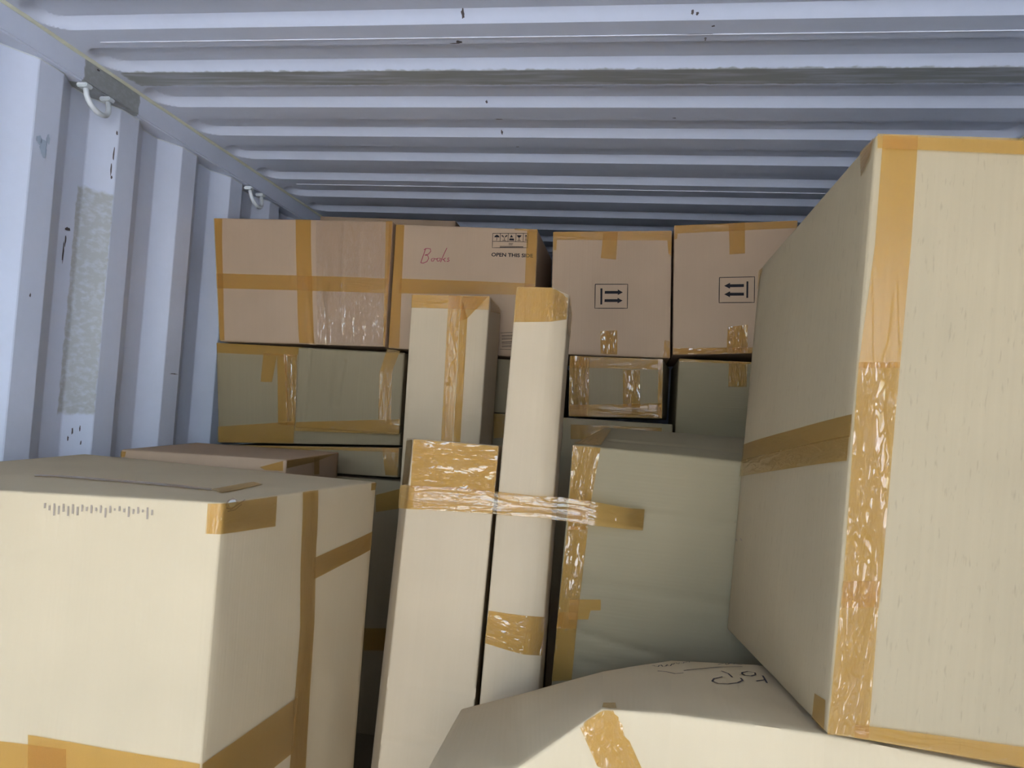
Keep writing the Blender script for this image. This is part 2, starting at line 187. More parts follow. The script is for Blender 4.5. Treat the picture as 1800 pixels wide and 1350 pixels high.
PRINTS = [
 ('stroke', 'B2', 'F0', 'handwriting', 'pen_red', 0.0022, [[(0.227, 0.8138), (0.2158, 0.7675), (0.1969, 0.6955)], [(0.2141, 0.801), (0.2361, 0.8122), (0.2605, 0.8103), (0.2643, 0.7902), (0.2475, 0.766), (0.2226, 0.7577)], [(0.2226, 0.7577), (0.2434, 0.7567), (0.2518, 0.7338), (0.2414, 0.7079), (0.2151, 0.6934), (0.1969, 0.6955)], [(0.2806, 0.7352), (0.2703, 0.7246), (0.2727, 0.7126), (0.2862, 0.7132), (0.2918, 0.7257), (0.285, 0.7355), (0.3033, 0.7303), (0.3165, 0.735)], [(0.3208, 0.7393), (0.3106, 0.7286), (0.313, 0.7146), (0.3283, 0.7154), (0.3348, 0.7278), (0.3253, 0.7395), (0.3417, 0.7342)], [(0.3768, 0.8229), (0.3594, 0.7745), (0.3376, 0.7078)], [(0.3718, 0.7418), (0.3571, 0.731), (0.3508, 0.7307), (0.3619, 0.7241), (0.3714, 0.7115)], [(0.3985, 0.7431), (0.3861, 0.7405), (0.3884, 0.7305), (0.3994, 0.725), (0.3944, 0.7167), (0.3802, 0.716)]]),
 ('stroke', 'B2', 'F0', 'shipping_marks', 'ink', 0.0015, [[(0.6927, 0.9537), (0.9357, 0.9641), (0.9364, 0.851), (0.6939, 0.8397), (0.6927, 0.9537)], [(0.6936, 0.8907), (0.9364, 0.8966)], [(0.7455, 0.956), (0.7463, 0.8911)], [(0.7998, 0.9583), (0.8006, 0.8925)], [(0.854, 0.9606), (0.8547, 0.8939)], [(0.9045, 0.9627), (0.9052, 0.8952)], [(0.7222, 0.922), (0.723, 0.903), (0.7179, 0.8988)], [(0.7567, 0.9385), (0.7713, 0.9241)], [(0.79, 0.9399), (0.7766, 0.9244)], [(0.775, 0.9213), (0.7758, 0.8994)], [(0.7617, 0.9007), (0.7881, 0.8999)], [(0.8761, 0.9287), (0.877, 0.9059)], [(0.8648, 0.9043), (0.8892, 0.9044)], [(0.9223, 0.9506), (0.9238, 0.9099)], [(0.9151, 0.9096), (0.936, 0.9095)], [(0.8064, 0.8788), (0.837, 0.8792)], [(0.8068, 0.8689), (0.833, 0.8691)], [(0.7461, 0.8531), (0.9075, 0.8576)], [(0.7464, 0.8462), (0.9077, 0.8517)]]),
 ('poly', 'B2', 'F0', 'shipping_symbols', 'ink', 0, [[(0.7037, 0.9232), (0.7076, 0.9343), (0.7213, 0.9449), (0.7357, 0.9356), (0.7415, 0.9238)], [(0.8124, 0.9259), (0.823, 0.9483), (0.8351, 0.9269)], [(0.8072, 0.9028), (0.8118, 0.9189), (0.8398, 0.9192), (0.8439, 0.9024)], [(0.8597, 0.9469), (0.8929, 0.9463), (0.8847, 0.9321), (0.8762, 0.9257), (0.8673, 0.9313)], [(0.9149, 0.9393), (0.9222, 0.9536), (0.9314, 0.9401)], [(0.7515, 0.9382), (0.7601, 0.9426), (0.771, 0.9331), (0.766, 0.9269)], [(0.797, 0.9402), (0.7881, 0.9438), (0.778, 0.9334), (0.7852, 0.9277)]]),
 ('text', 'B2', 'F0', 'printed_text', 'ink', 'OPEN THIS SIDE', [[(0.6907, 0.7696), (0.9771, 0.7758), (0.9761, 0.8044), (0.6912, 0.8006)]]),
 ('stroke', 'B2', 'F0', 'caution_label', 'ink', 0.0012, [[(0.7775, 0.1754), (0.8719, 0.1869), (0.8768, 0.0547), (0.7782, 0.0493)], [(0.7869, 0.1563), (0.8598, 0.1644)], [(0.7872, 0.1484), (0.8601, 0.1566)], [(0.7877, 0.1347), (0.8606, 0.1429)], [(0.788, 0.1268), (0.8609, 0.135)], [(0.7888, 0.1072), (0.8617, 0.1154)], [(0.7891, 0.1003), (0.8619, 0.1086)], [(0.7895, 0.0895), (0.8623, 0.0978)], [(0.7901, 0.0758), (0.8629, 0.0841)], [(0.7904, 0.0679), (0.8631, 0.0763)]]),
 ('stroke', 'B3', 'F0', 'arrow_frame', 'ink', 0.0021, [[(0.3705, 0.5693), (0.6415, 0.5721), (0.6417, 0.3814), (0.3712, 0.3763), (0.3705, 0.5693)]]),
 ('poly', 'B3', 'F0', 'printed_arrows', 'ink', 0, [[(0.4148, 0.5363), (0.4318, 0.5365), (0.4322, 0.4078), (0.4163, 0.4076)], [(0.4523, 0.5165), (0.5602, 0.5178), (0.56, 0.5299), (0.6026, 0.5073), (0.5608, 0.4856), (0.5607, 0.4957), (0.4507, 0.4942)], [(0.4515, 0.4507), (0.5594, 0.4523), (0.5591, 0.4634), (0.6017, 0.4419), (0.56, 0.4191), (0.5598, 0.4302), (0.4498, 0.4284)]]),
 ('stroke', 'B4', 'F0', 'arrow_frame', 'ink', 0.0021, [[(0.3765, 0.5812), (0.6618, 0.5785), (0.6628, 0.3844), (0.3771, 0.3898), (0.3765, 0.5812)]]),
 ('poly', 'B4', 'F0', 'printed_arrows', 'ink', 0, [[(0.597, 0.5457), (0.6123, 0.5453), (0.6122, 0.4203), (0.5979, 0.4207)], [(0.5768, 0.5261), (0.4639, 0.5274), (0.4637, 0.539), (0.4166, 0.5172), (0.4643, 0.4936), (0.4642, 0.5052), (0.5771, 0.5039)], [(0.5778, 0.4606), (0.4648, 0.4627), (0.4646, 0.4743), (0.4175, 0.4525), (0.4653, 0.429), (0.4651, 0.4406), (0.5781, 0.4385)]]),
 ('stroke', 'T1', 'T2', 'handwriting', 'pen', 0.0028, [[(0.8083, 0.7054), (1.0546, 0.668), (1.1771, 0.6667)]]),
 ('stroke', 'T1', 'T3', 'handwriting', 'pen', 0.0028, [[(0.1245, 0.7121), (0.3152, 0.7681), (0.536, 0.8549), (0.7958, 0.9137)], [(0.512, 0.7534), (0.5694, 0.7108), (0.5881, 0.6444)], [(0.6676, 0.6497), (0.6725, 0.611), (0.6072, 0.5555), (0.509, 0.5133), (0.414, 0.5028), (0.3704, 0.5344), (0.3992, 0.5868), (0.4918, 0.6363)], [(0.7331, 0.7682), (0.8078, 0.8055), (0.8739, 0.7925), (0.8567, 0.7495), (0.7992, 0.715), (0.7374, 0.71), (0.715, 0.7379), (0.7331, 0.7682)], [(0.8085, 0.6316), (0.9159, 0.6786)], [(0.9301, 0.752), (0.9039, 0.6206)]]),
 ('stroke', 'T1', 'T3', 'handwriting', 'pen', 0.002, [[(-0.2124, 0.8289), (-0.1916, 0.8321), (-0.1816, 0.8228), (-0.1424, 0.8096), (-0.1318, 0.8462), (-0.1203, 0.8478), (-0.1129, 0.8614), (-0.0923, 0.8221), (-0.0606, 0.8361), (-0.0451, 0.8748), (-0.0395, 0.8548), (-0.0115, 0.8493), (0.0097, 0.8969), (0.0201, 0.8693), (0.0357, 0.9012), (0.053, 0.9111), (0.0811, 0.8756), (0.0906, 0.9101), (0.1171, 0.9016), (0.1334, 0.8918), (0.1437, 0.9192), (0.1644, 0.9236), (0.172, 0.9342), (0.2094, 0.9553), (0.2042, 0.9266)]]),
 ('stroke', 'T1', 'T3', 'handwriting', 'pen', 0.002, [[(0.5303, 0.9232), (0.5597, 0.9437), (0.5977, 0.9616), (0.6022, 0.965), (0.6267, 0.9654), (0.6272, 0.9349), (0.6516, 0.9542), (0.7012, 0.9953), (0.6953, 0.9889), (0.7237, 0.9671), (0.7389, 0.9922), (0.7543, 0.9878), (0.764, 0.9751), (0.7996, 0.9636), (0.8159, 0.968)]]),
 ('stroke', 'K1', 'F0', 'flute_marks', 'mark', 0.003, [[(0.6056, 0.9896), (0.606, 0.9842)], [(0.6169, 0.9874), (0.6172, 0.9822)], [(0.6272, 0.9898), (0.629, 0.9771)], [(0.6384, 0.9875), (0.6394, 0.9787)], [(0.6487, 0.99), (0.6496, 0.9816)], [(0.6599, 0.9877), (0.6611, 0.9776)], [(0.6701, 0.9901), (0.6713, 0.9802)], [(0.6812, 0.9878), (0.6822, 0.9788)], [(0.6914, 0.9903), (0.6921, 0.983)], [(0.7025, 0.988), (0.7025, 0.9838)], [(0.7127, 0.9904), (0.7135, 0.982)], [(0.7237, 0.9881), (0.7237, 0.9845)], [(0.7338, 0.9906), (0.7346, 0.9827)], [(0.7448, 0.9883), (0.746, 0.9784)], [(0.7549, 0.9907), (0.7556, 0.9833)], [(0.7659, 0.9884), (0.7656, 0.9859)], [(0.7759, 0.9909), (0.7762, 0.9857)], [(0.7869, 0.9886), (0.7868, 0.9849)], [(0.7969, 0.991), (0.7981, 0.9804)], [(0.8078, 0.9888), (0.808, 0.9837)], [(0.8177, 0.9911), (0.8183, 0.9843)], [(0.8286, 0.9889), (0.8284, 0.9859)], [(0.8385, 0.9913), (0.84, 0.9793)], [(0.8493, 0.9891), (0.8496, 0.9836)]]),
 ('stroke', 'R1', 'L', 'scuff', 'mark', 0.003, [[(0.0154, 0.2478), (0.052, 0.2458)]]),
 ('stroke', 'R1', 'L', 'scuff', 'mark', 0.003, [[(0.0989, 0.2552), (0.1339, 0.2518)]]),
 ('poly', 'K1', 'R', 'torn_corner', 'ring', 0, [[(0.0238, 0.9993), (0.0334, 1.0019), (0.055, 1.0019), (0.0646, 0.9981), (0.0522, 0.9949), (0.0334, 0.9949)]]),
 ('stroke', 'K1', 'R', 'corner_creases', 'mark', 0.002, [[(0.0178, 0.9943), (0.0397, 0.9924), (0.0734, 0.9966), (0.1054, 1.0004)], [(0.0244, 0.9906), (0.059, 0.9912), (0.0902, 0.9961)], [(0.014, 0.9973), (0.0205, 1.0011), (0.0436, 1.0033), (0.0662, 1.0009)]]),
]
FLAP = [(0.333, 2.2, 1.5223), (0.6613, 2.2, 1.5254), (0.6595, 2.2, 1.7654), (0.3241, 2.2, 1.7657)]
FLAP_TAPES = [(0, 0, [(0.9009, 0.7594), (0.7849, 0.7509), (0.8406, 1.0452), (0.957, 1.0252)]), (0, 1, [(0.8003, 0.1669), (0.9175, 0.169), (0.9009, 0.7594), (0.7849, 0.7509)]), (1, 1, [(0.0012, -0.0352), (1.0003, -0.007), (1.0019, 0.1825), (0.0142, 0.0717)])]
STRAP = [((0.885, 1.5, 1.4466), (0.8837, 1.5, 1.3998)), ((0.912, 1.4759, 1.4491), (0.912, 1.4714, 1.4036)), ((1.0018, 1.4762, 1.4515), (1.0025, 1.4717, 1.4065)), ((1.079, 1.4761, 1.4509), (1.0794, 1.4717, 1.4074)), ((1.1206, 1.474, 1.4498), (1.1218, 1.4698, 1.4076)), ((1.1651, 1.4729, 1.4489), (1.1659, 1.4689, 1.4091)), ((1.2153, 1.4715, 1.4504), (1.215, 1.4685, 1.4065)), ((1.2805, 1.4695, 1.4462), (1.2789, 1.4665, 1.4025)), ((1.3395, 1.497, 1.4373), (1.3375, 1.495, 1.3974)), ((1.3703, 1.5255, 1.4346), (1.3693, 1.5255, 1.3938))]

# ------------------------------------------------------------------ materials
def new_mat(name):
    m = bpy.data.materials.new(name)
    m.use_nodes = True
    m.node_tree.nodes.clear()
    return m, m.node_tree.nodes, m.node_tree.links

def N(nodes, kind, **kw):
    n = nodes.new("ShaderNode" + kind)
    for k, v in kw.items():
        if hasattr(n, k) and k not in n.inputs:
            setattr(n, k, v)
        else:
            n.inputs[k].default_value = v
    return n

def math_n(nodes, links, op, a, b=None, c=None):
    n = nodes.new("ShaderNodeMath"); n.operation = op
    for i, x in enumerate((a, b, c)):
        if x is None: continue
        if isinstance(x, (int, float)): n.inputs[i].default_value = x
        else: links.new(x, n.inputs[i])
    return n.outputs[0]

def mixc(nodes, links, fac, a, b):
    n = nodes.new("ShaderNodeMix"); n.data_type = 'RGBA'
    for sock, x in ((n.inputs[0], fac), (n.inputs[6], a), (n.inputs[7], b)):
        if isinstance(x, (int, float)): sock.default_value = x
        elif isinstance(x, tuple): sock.default_value = (*x, 1.0)
        else: links.new(x, sock)
    return n.outputs[2]

def band(nodes, links, x, lo, hi, soft):
    """1 inside lo..hi, soft edges"""
    a = nodes.new("ShaderNodeMapRange"); a.interpolation_type = 'SMOOTHSTEP'
    links.new(x, a.inputs[0]); a.inputs[1].default_value = lo - soft; a.inputs[2].default_value = lo + soft
    b = nodes.new("ShaderNodeMapRange"); b.interpolation_type = 'SMOOTHSTEP'
    links.new(x, b.inputs[0]); b.inputs[1].default_value = hi - soft; b.inputs[2].default_value = hi + soft
    return math_n(nodes, links, 'SUBTRACT', a.outputs[0], b.outputs[0])

def cardboard(name, col, flute=0.25, dashes=0.0, horizontal=False):
    m, n, l = new_mat(name)
    out = N(n, "OutputMaterial"); b = N(n, "BsdfPrincipled", Roughness=0.75)
    b.inputs["Specular IOR Level"].default_value = 0.25
    uv = N(n, "UVMap"); oi = N(n, "ObjectInfo")
    sep = N(n, "SeparateXYZ"); l.new(uv.outputs[0], sep.inputs[0])
    ua, va = (sep.outputs[1], sep.outputs[0]) if horizontal else (sep.outputs[0], sep.outputs[1])
    # vertical flute streaks
    cm = N(n, "CombineXYZ"); l.new(math_n(n, l, 'MULTIPLY', ua, 140.0), cm.inputs[0]); l.new(math_n(n, l, 'MULTIPLY', va, 3.0), cm.inputs[1])
    l.new(math_n(n, l, 'MULTIPLY', oi.outputs["Random"], 50.0), cm.inputs[2])
    ns = N(n, "TexNoise", Scale=1.0, Detail=2.0); l.new(cm.outputs[0], ns.inputs["Vector"])
    # blotches
    mp = N(n, "Mapping"); l.new(uv.outputs[0], mp.inputs[0])
    l.new(oi.outputs["Random"], mp.inputs["Location"])
    nb = N(n, "TexNoise", Scale=5.0, Detail=2.0); l.new(mp.outputs[0], nb.inputs["Vector"])
    dark = tuple(c * 0.86 for c in col); lite = tuple(min(1, c * 1.06) for c in col)
    c1 = mixc(n, l, nb.outputs[0], dark, lite)
    f = math_n(n, l, 'MULTIPLY', ns.outputs[0], flute)
    c2 = mixc(n, l, f, c1, tuple(c * 0.7 for c in col))
    c3 = c2
    if dashes:
        cd = N(n, "CombineXYZ"); l.new(math_n(n, l, 'MULTIPLY', ua, 260.0), cd.inputs[0]); l.new(math_n(n, l, 'MULTIPLY', va, 40.0), cd.inputs[1])
        nd = N(n, "TexNoise", Scale=1.0, Detail=2.0); l.new(cd.outputs[0], nd.inputs["Vector"])
        mr = N(n, "MapRange"); l.new(nd.outputs[0], mr.inputs[0]); mr.inputs[1].default_value = 0.62; mr.inputs[2].default_value = 0.74
        c3 = mixc(n, l, math_n(n, l, 'MULTIPLY', mr.outputs[0], dashes), c3, tuple(c * 0.45 for c in col))
    l.new(c3, b.inputs["Base Color"])
    w = math_n(n, l, 'SINE', math_n(n, l, 'MULTIPLY', ua, 2 * math.pi / 0.0075))
    h = math_n(n, l, 'ADD', math_n(n, l, 'MULTIPLY', w, 0.10), math_n(n, l, 'MULTIPLY', ns.outputs[0], 1.0))
    bp = N(n, "Bump", Strength=0.18, Distance=0.0012); l.new(h, bp.inputs["Height"]); l.new(bp.outputs[0], b.inputs["Normal"])
    l.new(b.outputs[0], out.inputs[0])
    return m

def tape_mat(name, wrinkle, tint=(0.96, 0.79, 0.45), body=(0.60, 0.34, 0.09), haze=0.32, ior=None, rough=None):
    """amber film: tinted see-through sheet with a glossy face; creases run along the strip"""
    m, n, l = new_mat(name)
    out = N(n, "OutputMaterial"); uv = N(n, "UVMap"); oi = N(n, "ObjectInfo")
    def ridges(sx, sy, width, seed):
        mp = N(n, "Mapping"); l.new(uv.outputs[0], mp.inputs[0]); mp.inputs["Scale"].default_value = (sx, sy, 1.0)
        cz = N(n, "CombineXYZ"); l.new(math_n(n, l, 'MULTIPLY', oi.outputs["Random"], 37.0 + seed), cz.inputs[2]); l.new(cz.outputs[0], mp.inputs["Location"])
        nz = N(n, "TexNoise", Scale=1.0, Detail=1.0, Distortion=0.6); l.new(mp.outputs[0], nz.inputs["Vector"])
        d = math_n(n, l, 'ABSOLUTE', math_n(n, l, 'SUBTRACT', nz.outputs[0], 0.5))
        mr = N(n, "MapRange"); mr.interpolation_type = 'SMOOTHSTEP'; l.new(d, mr.inputs[0])
        mr.inputs[1].default_value = 0.0; mr.inputs[2].default_value = width; mr.inputs[3].default_value = 1.0; mr.inputs[4].default_value = 0.0
        return mr.outputs[0], nz.outputs[0]
    r1, b1 = ridges(45.0, 7.0, 0.06, 0.0)
    r2, b2 = ridges(130.0, 40.0, 0.10, 5.0)
    h = math_n(n, l, 'ADD', math_n(n, l, 'MULTIPLY', r1, 0.7), math_n(n, l, 'ADD', math_n(n, l, 'MULTIPLY', r2, (0.05, 0.15, 0.35)[wrinkle]), math_n(n, l, 'MULTIPLY', b1, 1.2)))
    bp = N(n, "Bump", Strength=(0.15, 0.6, 1.0)[wrinkle], Distance=(0.002, 0.0035, 0.011)[wrinkle]); l.new(h, bp.inputs["Height"])
    tr = N(n, "BsdfTransparent"); tr.inputs[0].default_value = (*tint, 1)
    df = N(n, "BsdfDiffuse"); df.inputs[0].default_value = (*body, 1)
    gl = N(n, "BsdfGlossy", Roughness=rough or (0.20, 0.12, 0.07)[wrinkle]); gl.inputs[0].default_value = (1, 1, 1, 1)
    l.new(bp.outputs[0], gl.inputs["Normal"])
    ms = N(n, "MixShader"); ms.inputs[0].default_value = haze
    l.new(tr.outputs[0], ms.inputs[1]); l.new(df.outputs[0], ms.inputs[2])
    fr = N(n, "Fresnel", IOR=ior or (1.28, 1.40, 1.65)[wrinkle])
    ms2 = N(n, "MixShader"); l.new(fr.outputs[0], ms2.inputs[0])
    l.new(ms.outputs[0], ms2.inputs[1]); l.new(gl.outputs[0], ms2.inputs[2])
    l.new(ms2.outputs[0], out.inputs[0])
    return m

def plain(name, col, rough=0.6, spec=0.3):
    m, n, l = new_mat(name)
    out = N(n, "OutputMaterial"); b = N(n, "BsdfPrincipled", Roughness=rough)
    nz = N(n, "TexNoise", Scale=40.0, Detail=3.0); tc = N(n, "TexCoord"); l.new(tc.outputs["Object"], nz.inputs["Vector"])
    l.new(mixc(n, l, nz.outputs[0], tuple(c * 0.88 for c in col), tuple(min(1, c * 1.08) for c in col)), b.inputs["Base Color"])
    b.inputs["Specular IOR Level"].default_value = spec
    l.new(b.outputs[0], out.inputs[0])
    return m

PAINT = (0.73, 0.77, 0.86)
PRIMER = (0.36, 0.37, 0.34)

def painted(name, patches=(), rough=0.42):
    """container paint; patches = grey touch-up areas (y0,y1,z-or-x axis,lo,hi,soft,colour)"""
    m, n, l = new_mat(name)
    out = N(n, "OutputMaterial"); b = N(n, "BsdfPrincipled", Roughness=rough)
    b.inputs["Specular IOR Level"].default_value = 0.4
    geo = N(n, "NewGeometry"); pos = geo.outputs["Position"]
    sep = N(n, "SeparateXYZ"); l.new(pos, sep.inputs[0])
    nb = N(n, "TexNoise", Scale=2.5, Detail=2.0); l.new(pos, nb.inputs["Vector"])
    nf = N(n, "TexNoise", Scale=45.0, Detail=2.0); l.new(pos, nf.inputs["Vector"])
    col = mixc(n, l, nb.outputs[0], tuple(c * 0.93 for c in PAINT), tuple(c * 1.05 for c in PAINT))
    col = mixc(n, l, math_n(n, l, 'MULTIPLY', nf.outputs[0], 0.10), col, (0.40, 0.42, 0.42))
    wob = math_n(n, l, 'SUBTRACT', nf.outputs[0], 0.5)
    for (axis, lo, hi, y0, y1, amp, c, dens) in patches:
        yy = math_n(n, l, 'MULTIPLY_ADD', wob, amp, sep.outputs[1])
        aa = math_n(n, l, 'MULTIPLY_ADD', wob, amp * 2.0, sep.outputs[axis])
        mk = math_n(n, l, 'MULTIPLY', band(n, l, yy, y0, y1, 0.0025), band(n, l, aa, lo, hi, 0.006))
        # brush strokes leave thin places
        cm = N(n, "Mapping"); l.new(pos, cm.inputs[0]); cm.inputs["Scale"].default_value = (6, 70, 70) if axis == 0 else (60, 60, 95)
        br = N(n, "TexNoise", Scale=1.0, Detail=3.0); l.new(cm.outputs[0], br.inputs["Vector"])
        mr = N(n, "MapRange"); l.new(br.outputs[0], mr.inputs[0]); mr.inputs[1].default_value = 0.30; mr.inputs[2].default_value = 0.55
        mr.inputs[3].default_value = dens; mr.inputs[4].default_value = 1.0
        col = mixc(n, l, math_n(n, l, 'MULTIPLY', mk, mr.outputs[0]), col, c)
    l.new(col, b.inputs["Base Color"])
    bp = N(n, "Bump", Strength=0.08, Distance=0.002); l.new(nf.outputs[0], bp.inputs["Height"]); l.new(bp.outputs[0], b.inputs["Normal"])
    l.new(b.outputs[0], out.inputs[0])
    return m

DARK = (0.06, 0.05, 0.05)
M = {
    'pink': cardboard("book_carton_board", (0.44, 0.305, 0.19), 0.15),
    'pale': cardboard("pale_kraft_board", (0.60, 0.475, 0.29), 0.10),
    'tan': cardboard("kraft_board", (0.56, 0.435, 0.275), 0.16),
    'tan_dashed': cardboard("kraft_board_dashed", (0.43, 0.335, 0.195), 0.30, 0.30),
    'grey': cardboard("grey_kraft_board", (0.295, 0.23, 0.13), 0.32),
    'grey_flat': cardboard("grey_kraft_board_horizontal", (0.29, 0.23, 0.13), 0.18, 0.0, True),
    'tape0': tape_mat("packing_tape_smooth", 0),
    'tape1': tape_mat("packing_tape_creased", 1),
    'tape2': tape_mat("packing_tape_crumpled", 2),
    'strap': tape_mat("stretched_tape", 1, ior=1.62, rough=0.10),
    'tape3': tape_mat("clear_film", 2, (0.97, 0.95, 0.92), (0.5, 0.42, 0.33), 0.06),
    'ink': plain("black_print", (0.02, 0.018, 0.02), 0.7, 0.1),
    'pen': plain("dark_pen", (0.06, 0.05, 0.06), 0.7, 0.1),
    'pen_red': plain("red_pen", (0.28, 0.045, 0.07), 0.7, 0.1),
    'mark': plain("crushed_flute_mark", (0.34, 0.27, 0.20), 0.8, 0.1),
    'caulk': plain("yellowed_sealant", (0.80, 0.79, 0.60), 0.5),
    'ring': plain("white_painted_steel", (0.72, 0.75, 0.73), 0.35, 0.5),
    'floor': plain("worn_plywood", (0.25, 0.17, 0.10), 0.7),
    'ground': plain("pale_concrete_yard", (0.46, 0.46, 0.455), 0.9),
    'wall': painted("wall_paint", [(2, 1.535, 2.10, 1.690, 1.774, 0.012, (0.49, 0.50, 0.475), 0.55)]),
    'rail': painted("rail_paint", [(2, 2.30, 2.42, 1.615, 1.822, 0.014, PRIMER, 0.85)]),
    'roof': painted("roof_paint", [(0, 0.03, 2.25, 1.700, 1.776, 0.012, PRIMER, 0.45)]),
    'scuff': plain("bare_rusty_scuff", (0.13, 0.11, 0.105), 0.8, 0.1),
    'smudge': plain("blue_green_smudge", (0.50, 0.58, 0.66), 0.6, 0.2),
    'weld': plain("bright_weld", (0.70, 0.70, 0.74), 0.35, 0.5),
}

# ------------------------------------------------------------------ helpers
def link(name, me, mat=None, parent=None):
    o = bpy.data.objects.new(name, me)
    COL.objects.link(o)
    if mat is not None: me.materials.append(M[mat] if isinstance(mat, str) else mat)
    if parent is not None: o.parent = parent
    return o

def from_bm(name, bm, mat=None, parent=None, smooth=False):
    me = bpy.data.meshes.new(name)
    bm.normal_update()
    bm.to_mesh(me); bm.free()
    if smooth:
        for p in me.polygons: p.use_smooth = True
    return link(name, me, mat, parent)

def tag(o, label, cat, group=None):
    o["label"] = label; o["category"] = cat
    if group: o["group"] = group
    return o

def structure(o):
    o["kind"] = "structure"
    return o

def empty(name, loc=(0, 0, 0)):
    o = bpy.data.objects.new(name, None); o.location = loc
    o.empty_display_size = 0.05
    COL.objects.link(o)
    return o

def add_box(bm, lo, hi):
    vs = [bm.verts.new((x, y, z)) for z in (lo[2], hi[2]) for y in (lo[1], hi[1]) for x in (lo[0], hi[0])]
    for f in ((0, 2, 3, 1), (4, 5, 7, 6), (0, 1, 5, 4), (2, 6, 7, 3), (0, 4, 6, 2), (1, 3, 7, 5)):
        bm.faces.new([vs[i] for i in f])

def add_tube(bm, pts, rad, seg=10, cap=True):
    pts = [Vector(p) for p in pts]
    rings = []
    t0 = (pts[1] - pts[0]).normalized()
    a = t0.orthogonal().normalized()
    for i, p in enumerate(pts):
        t = (pts[min(i + 1, len(pts) - 1)] - pts[max(i - 1, 0)]).normalized()
        a = (a - t * a.dot(t)).normalized(); b = t.cross(a)
        rings.append([bm.verts.new(p + (a * math.cos(k * 2 * math.pi / seg) + b * math.sin(k * 2 * math.pi / seg)) * rad) for k in range(seg)])
    for r0, r1 in zip(rings, rings[1:]):
        for k in range(seg):
            bm.faces.new((r0[k], r0[(k + 1) % seg], r1[(k + 1) % seg], r1[k]))
    if cap:
        bm.faces.new(rings[0][::-1]); bm.faces.new(rings[-1])

# ------------------------------------------------------------------ setting: the container
bm = bmesh.new()
bmesh.ops.create_grid(bm, x_segments=1, y_segments=1, size=30.0)
ground = structure(from_bm("ground", bm, 'ground')); ground.location = (1.1, -10.0, GROUND_Z)

# plywood floor boards
floor = structure(empty("floor"))
n_b = 8
for k in range(n_b):
    w = (WIDTH + 0.1) / n_b
    bm = bmesh.new(); add_box(bm, (-0.05 + k * w + 0.002, DOOR_Y, -0.028), (-0.05 + (k + 1) * w - 0.002, BACK_Y, 0.0))
    from_bm("floor_plank", bm, 'floor', floor)
bm = bmesh.new(); add_box(bm, (-0.06, DOOR_Y, -0.18), (WIDTH + 0.06, BACK_Y, -0.032)); from_bm("subframe", bm, 'rail', floor)

# corrugated side walls (trapezoid profile, pitch 0.278 m)
WALL_TOP = 2.331
def wall_profile():
    pts = []          # (x offset: 0 proud, -0.036 recessed ; y)
    pitch, ph = 0.278, 1.774
    k0 = int((DOOR_Y - ph) / pitch) - 1
    y = ph + k0 * pitch
    while y < BACK_Y + pitch:
        for dx, dy in ((0.0, 0.0), (0.0, 0.075), (-0.036, 0.143), (-0.036, 0.210)):
            pts.append((dx, y + dy))
        y += pitch
    pts = [p for p in pts if DOOR_Y < p[1] < BACK_Y]
    out = []
    for i, p in enumerate(pts):             # small press radii
        if 0 < i < len(pts) - 1:
            a, c = pts[i - 1], pts[i + 1]
            la, lc = math.dist(a, p), math.dist(c, p)
            for t, q, L in ((0.006, a, la), (0.002, a, la), (0.002, c, lc), (0.006, c, lc)):
                s = t / L
                out.append((p[0] + (q[0] - p[0]) * s, p[1] + (q[1] - p[1]) * s))
        else:
            out.append(p)
    return [(out[0][0], DOOR_Y)] + out + [(out[-1][0], BACK_Y)]

PROF = wall_profile()
def side_wall(name, x, sgn):
    bm = bmesh.new()
    zs = (0.0, 0.8, 1.6, WALL_TOP)
    rows = [[bm.verts.new((x + sgn * dx, y, z)) for dx, y in PROF] for z in zs]
    for r0, r1 in zip(rows, rows[1:]):
        for i in range(len(PROF) - 1):
            f = (r0[i], r0[i + 1], r1[i + 1], r1[i])
            bm.faces.new(f if sgn < 0 else f[::-1])
    return structure(from_bm(name, bm, 'wall', None))

wall_l = side_wall("wall_left", -0.015, 1)
wall_r = side_wall("wall_right", WIDTH + 0.015, -1)

bm = bmesh.new(); add_box(bm, (-0.06, BACK_Y, 0), (WIDTH + 0.06, BACK_Y + 0.04, HEIGHT + 0.03)); structure(from_bm("wall_back", bm, 'wall'))

# unseen doors: right leaf assumed shut to dim the right side, left swung open
def door_leaf(name, x0, hinge, ang):
    root = structure(empty(name, (hinge, DOOR_Y - 0.02, 0.0)))
    def piece(nm, lo, hi, mat='rail'):
        bm = bmesh.new(); add_box(bm, lo, hi); return from_bm(nm, bm, mat, root)
    s = 1 if x0 > 0 else -1
    L, R = min(0, s * 1.17), max(0, s * 1.17)
    for k in range(6):
        a = L + (R - L) * k / 6
        piece("door_panel", (a + 0.004, -0.02 + (0.018 if k % 2 else 0), 0.0), (a + (R - L) / 6 - 0.004, 0.0 + (0.018 if k % 2 else 0), HEIGHT))
    piece("door_skin", (L, -0.022, 0.0), (R, -0.02, HEIGHT))
    root.rotation_euler = (0, 0, ang)
    return root
door_leaf("door_1", -1, WIDTH + 0.03, 0.0)
door_leaf("door_2", 1, -0.05, math.radians(-170))

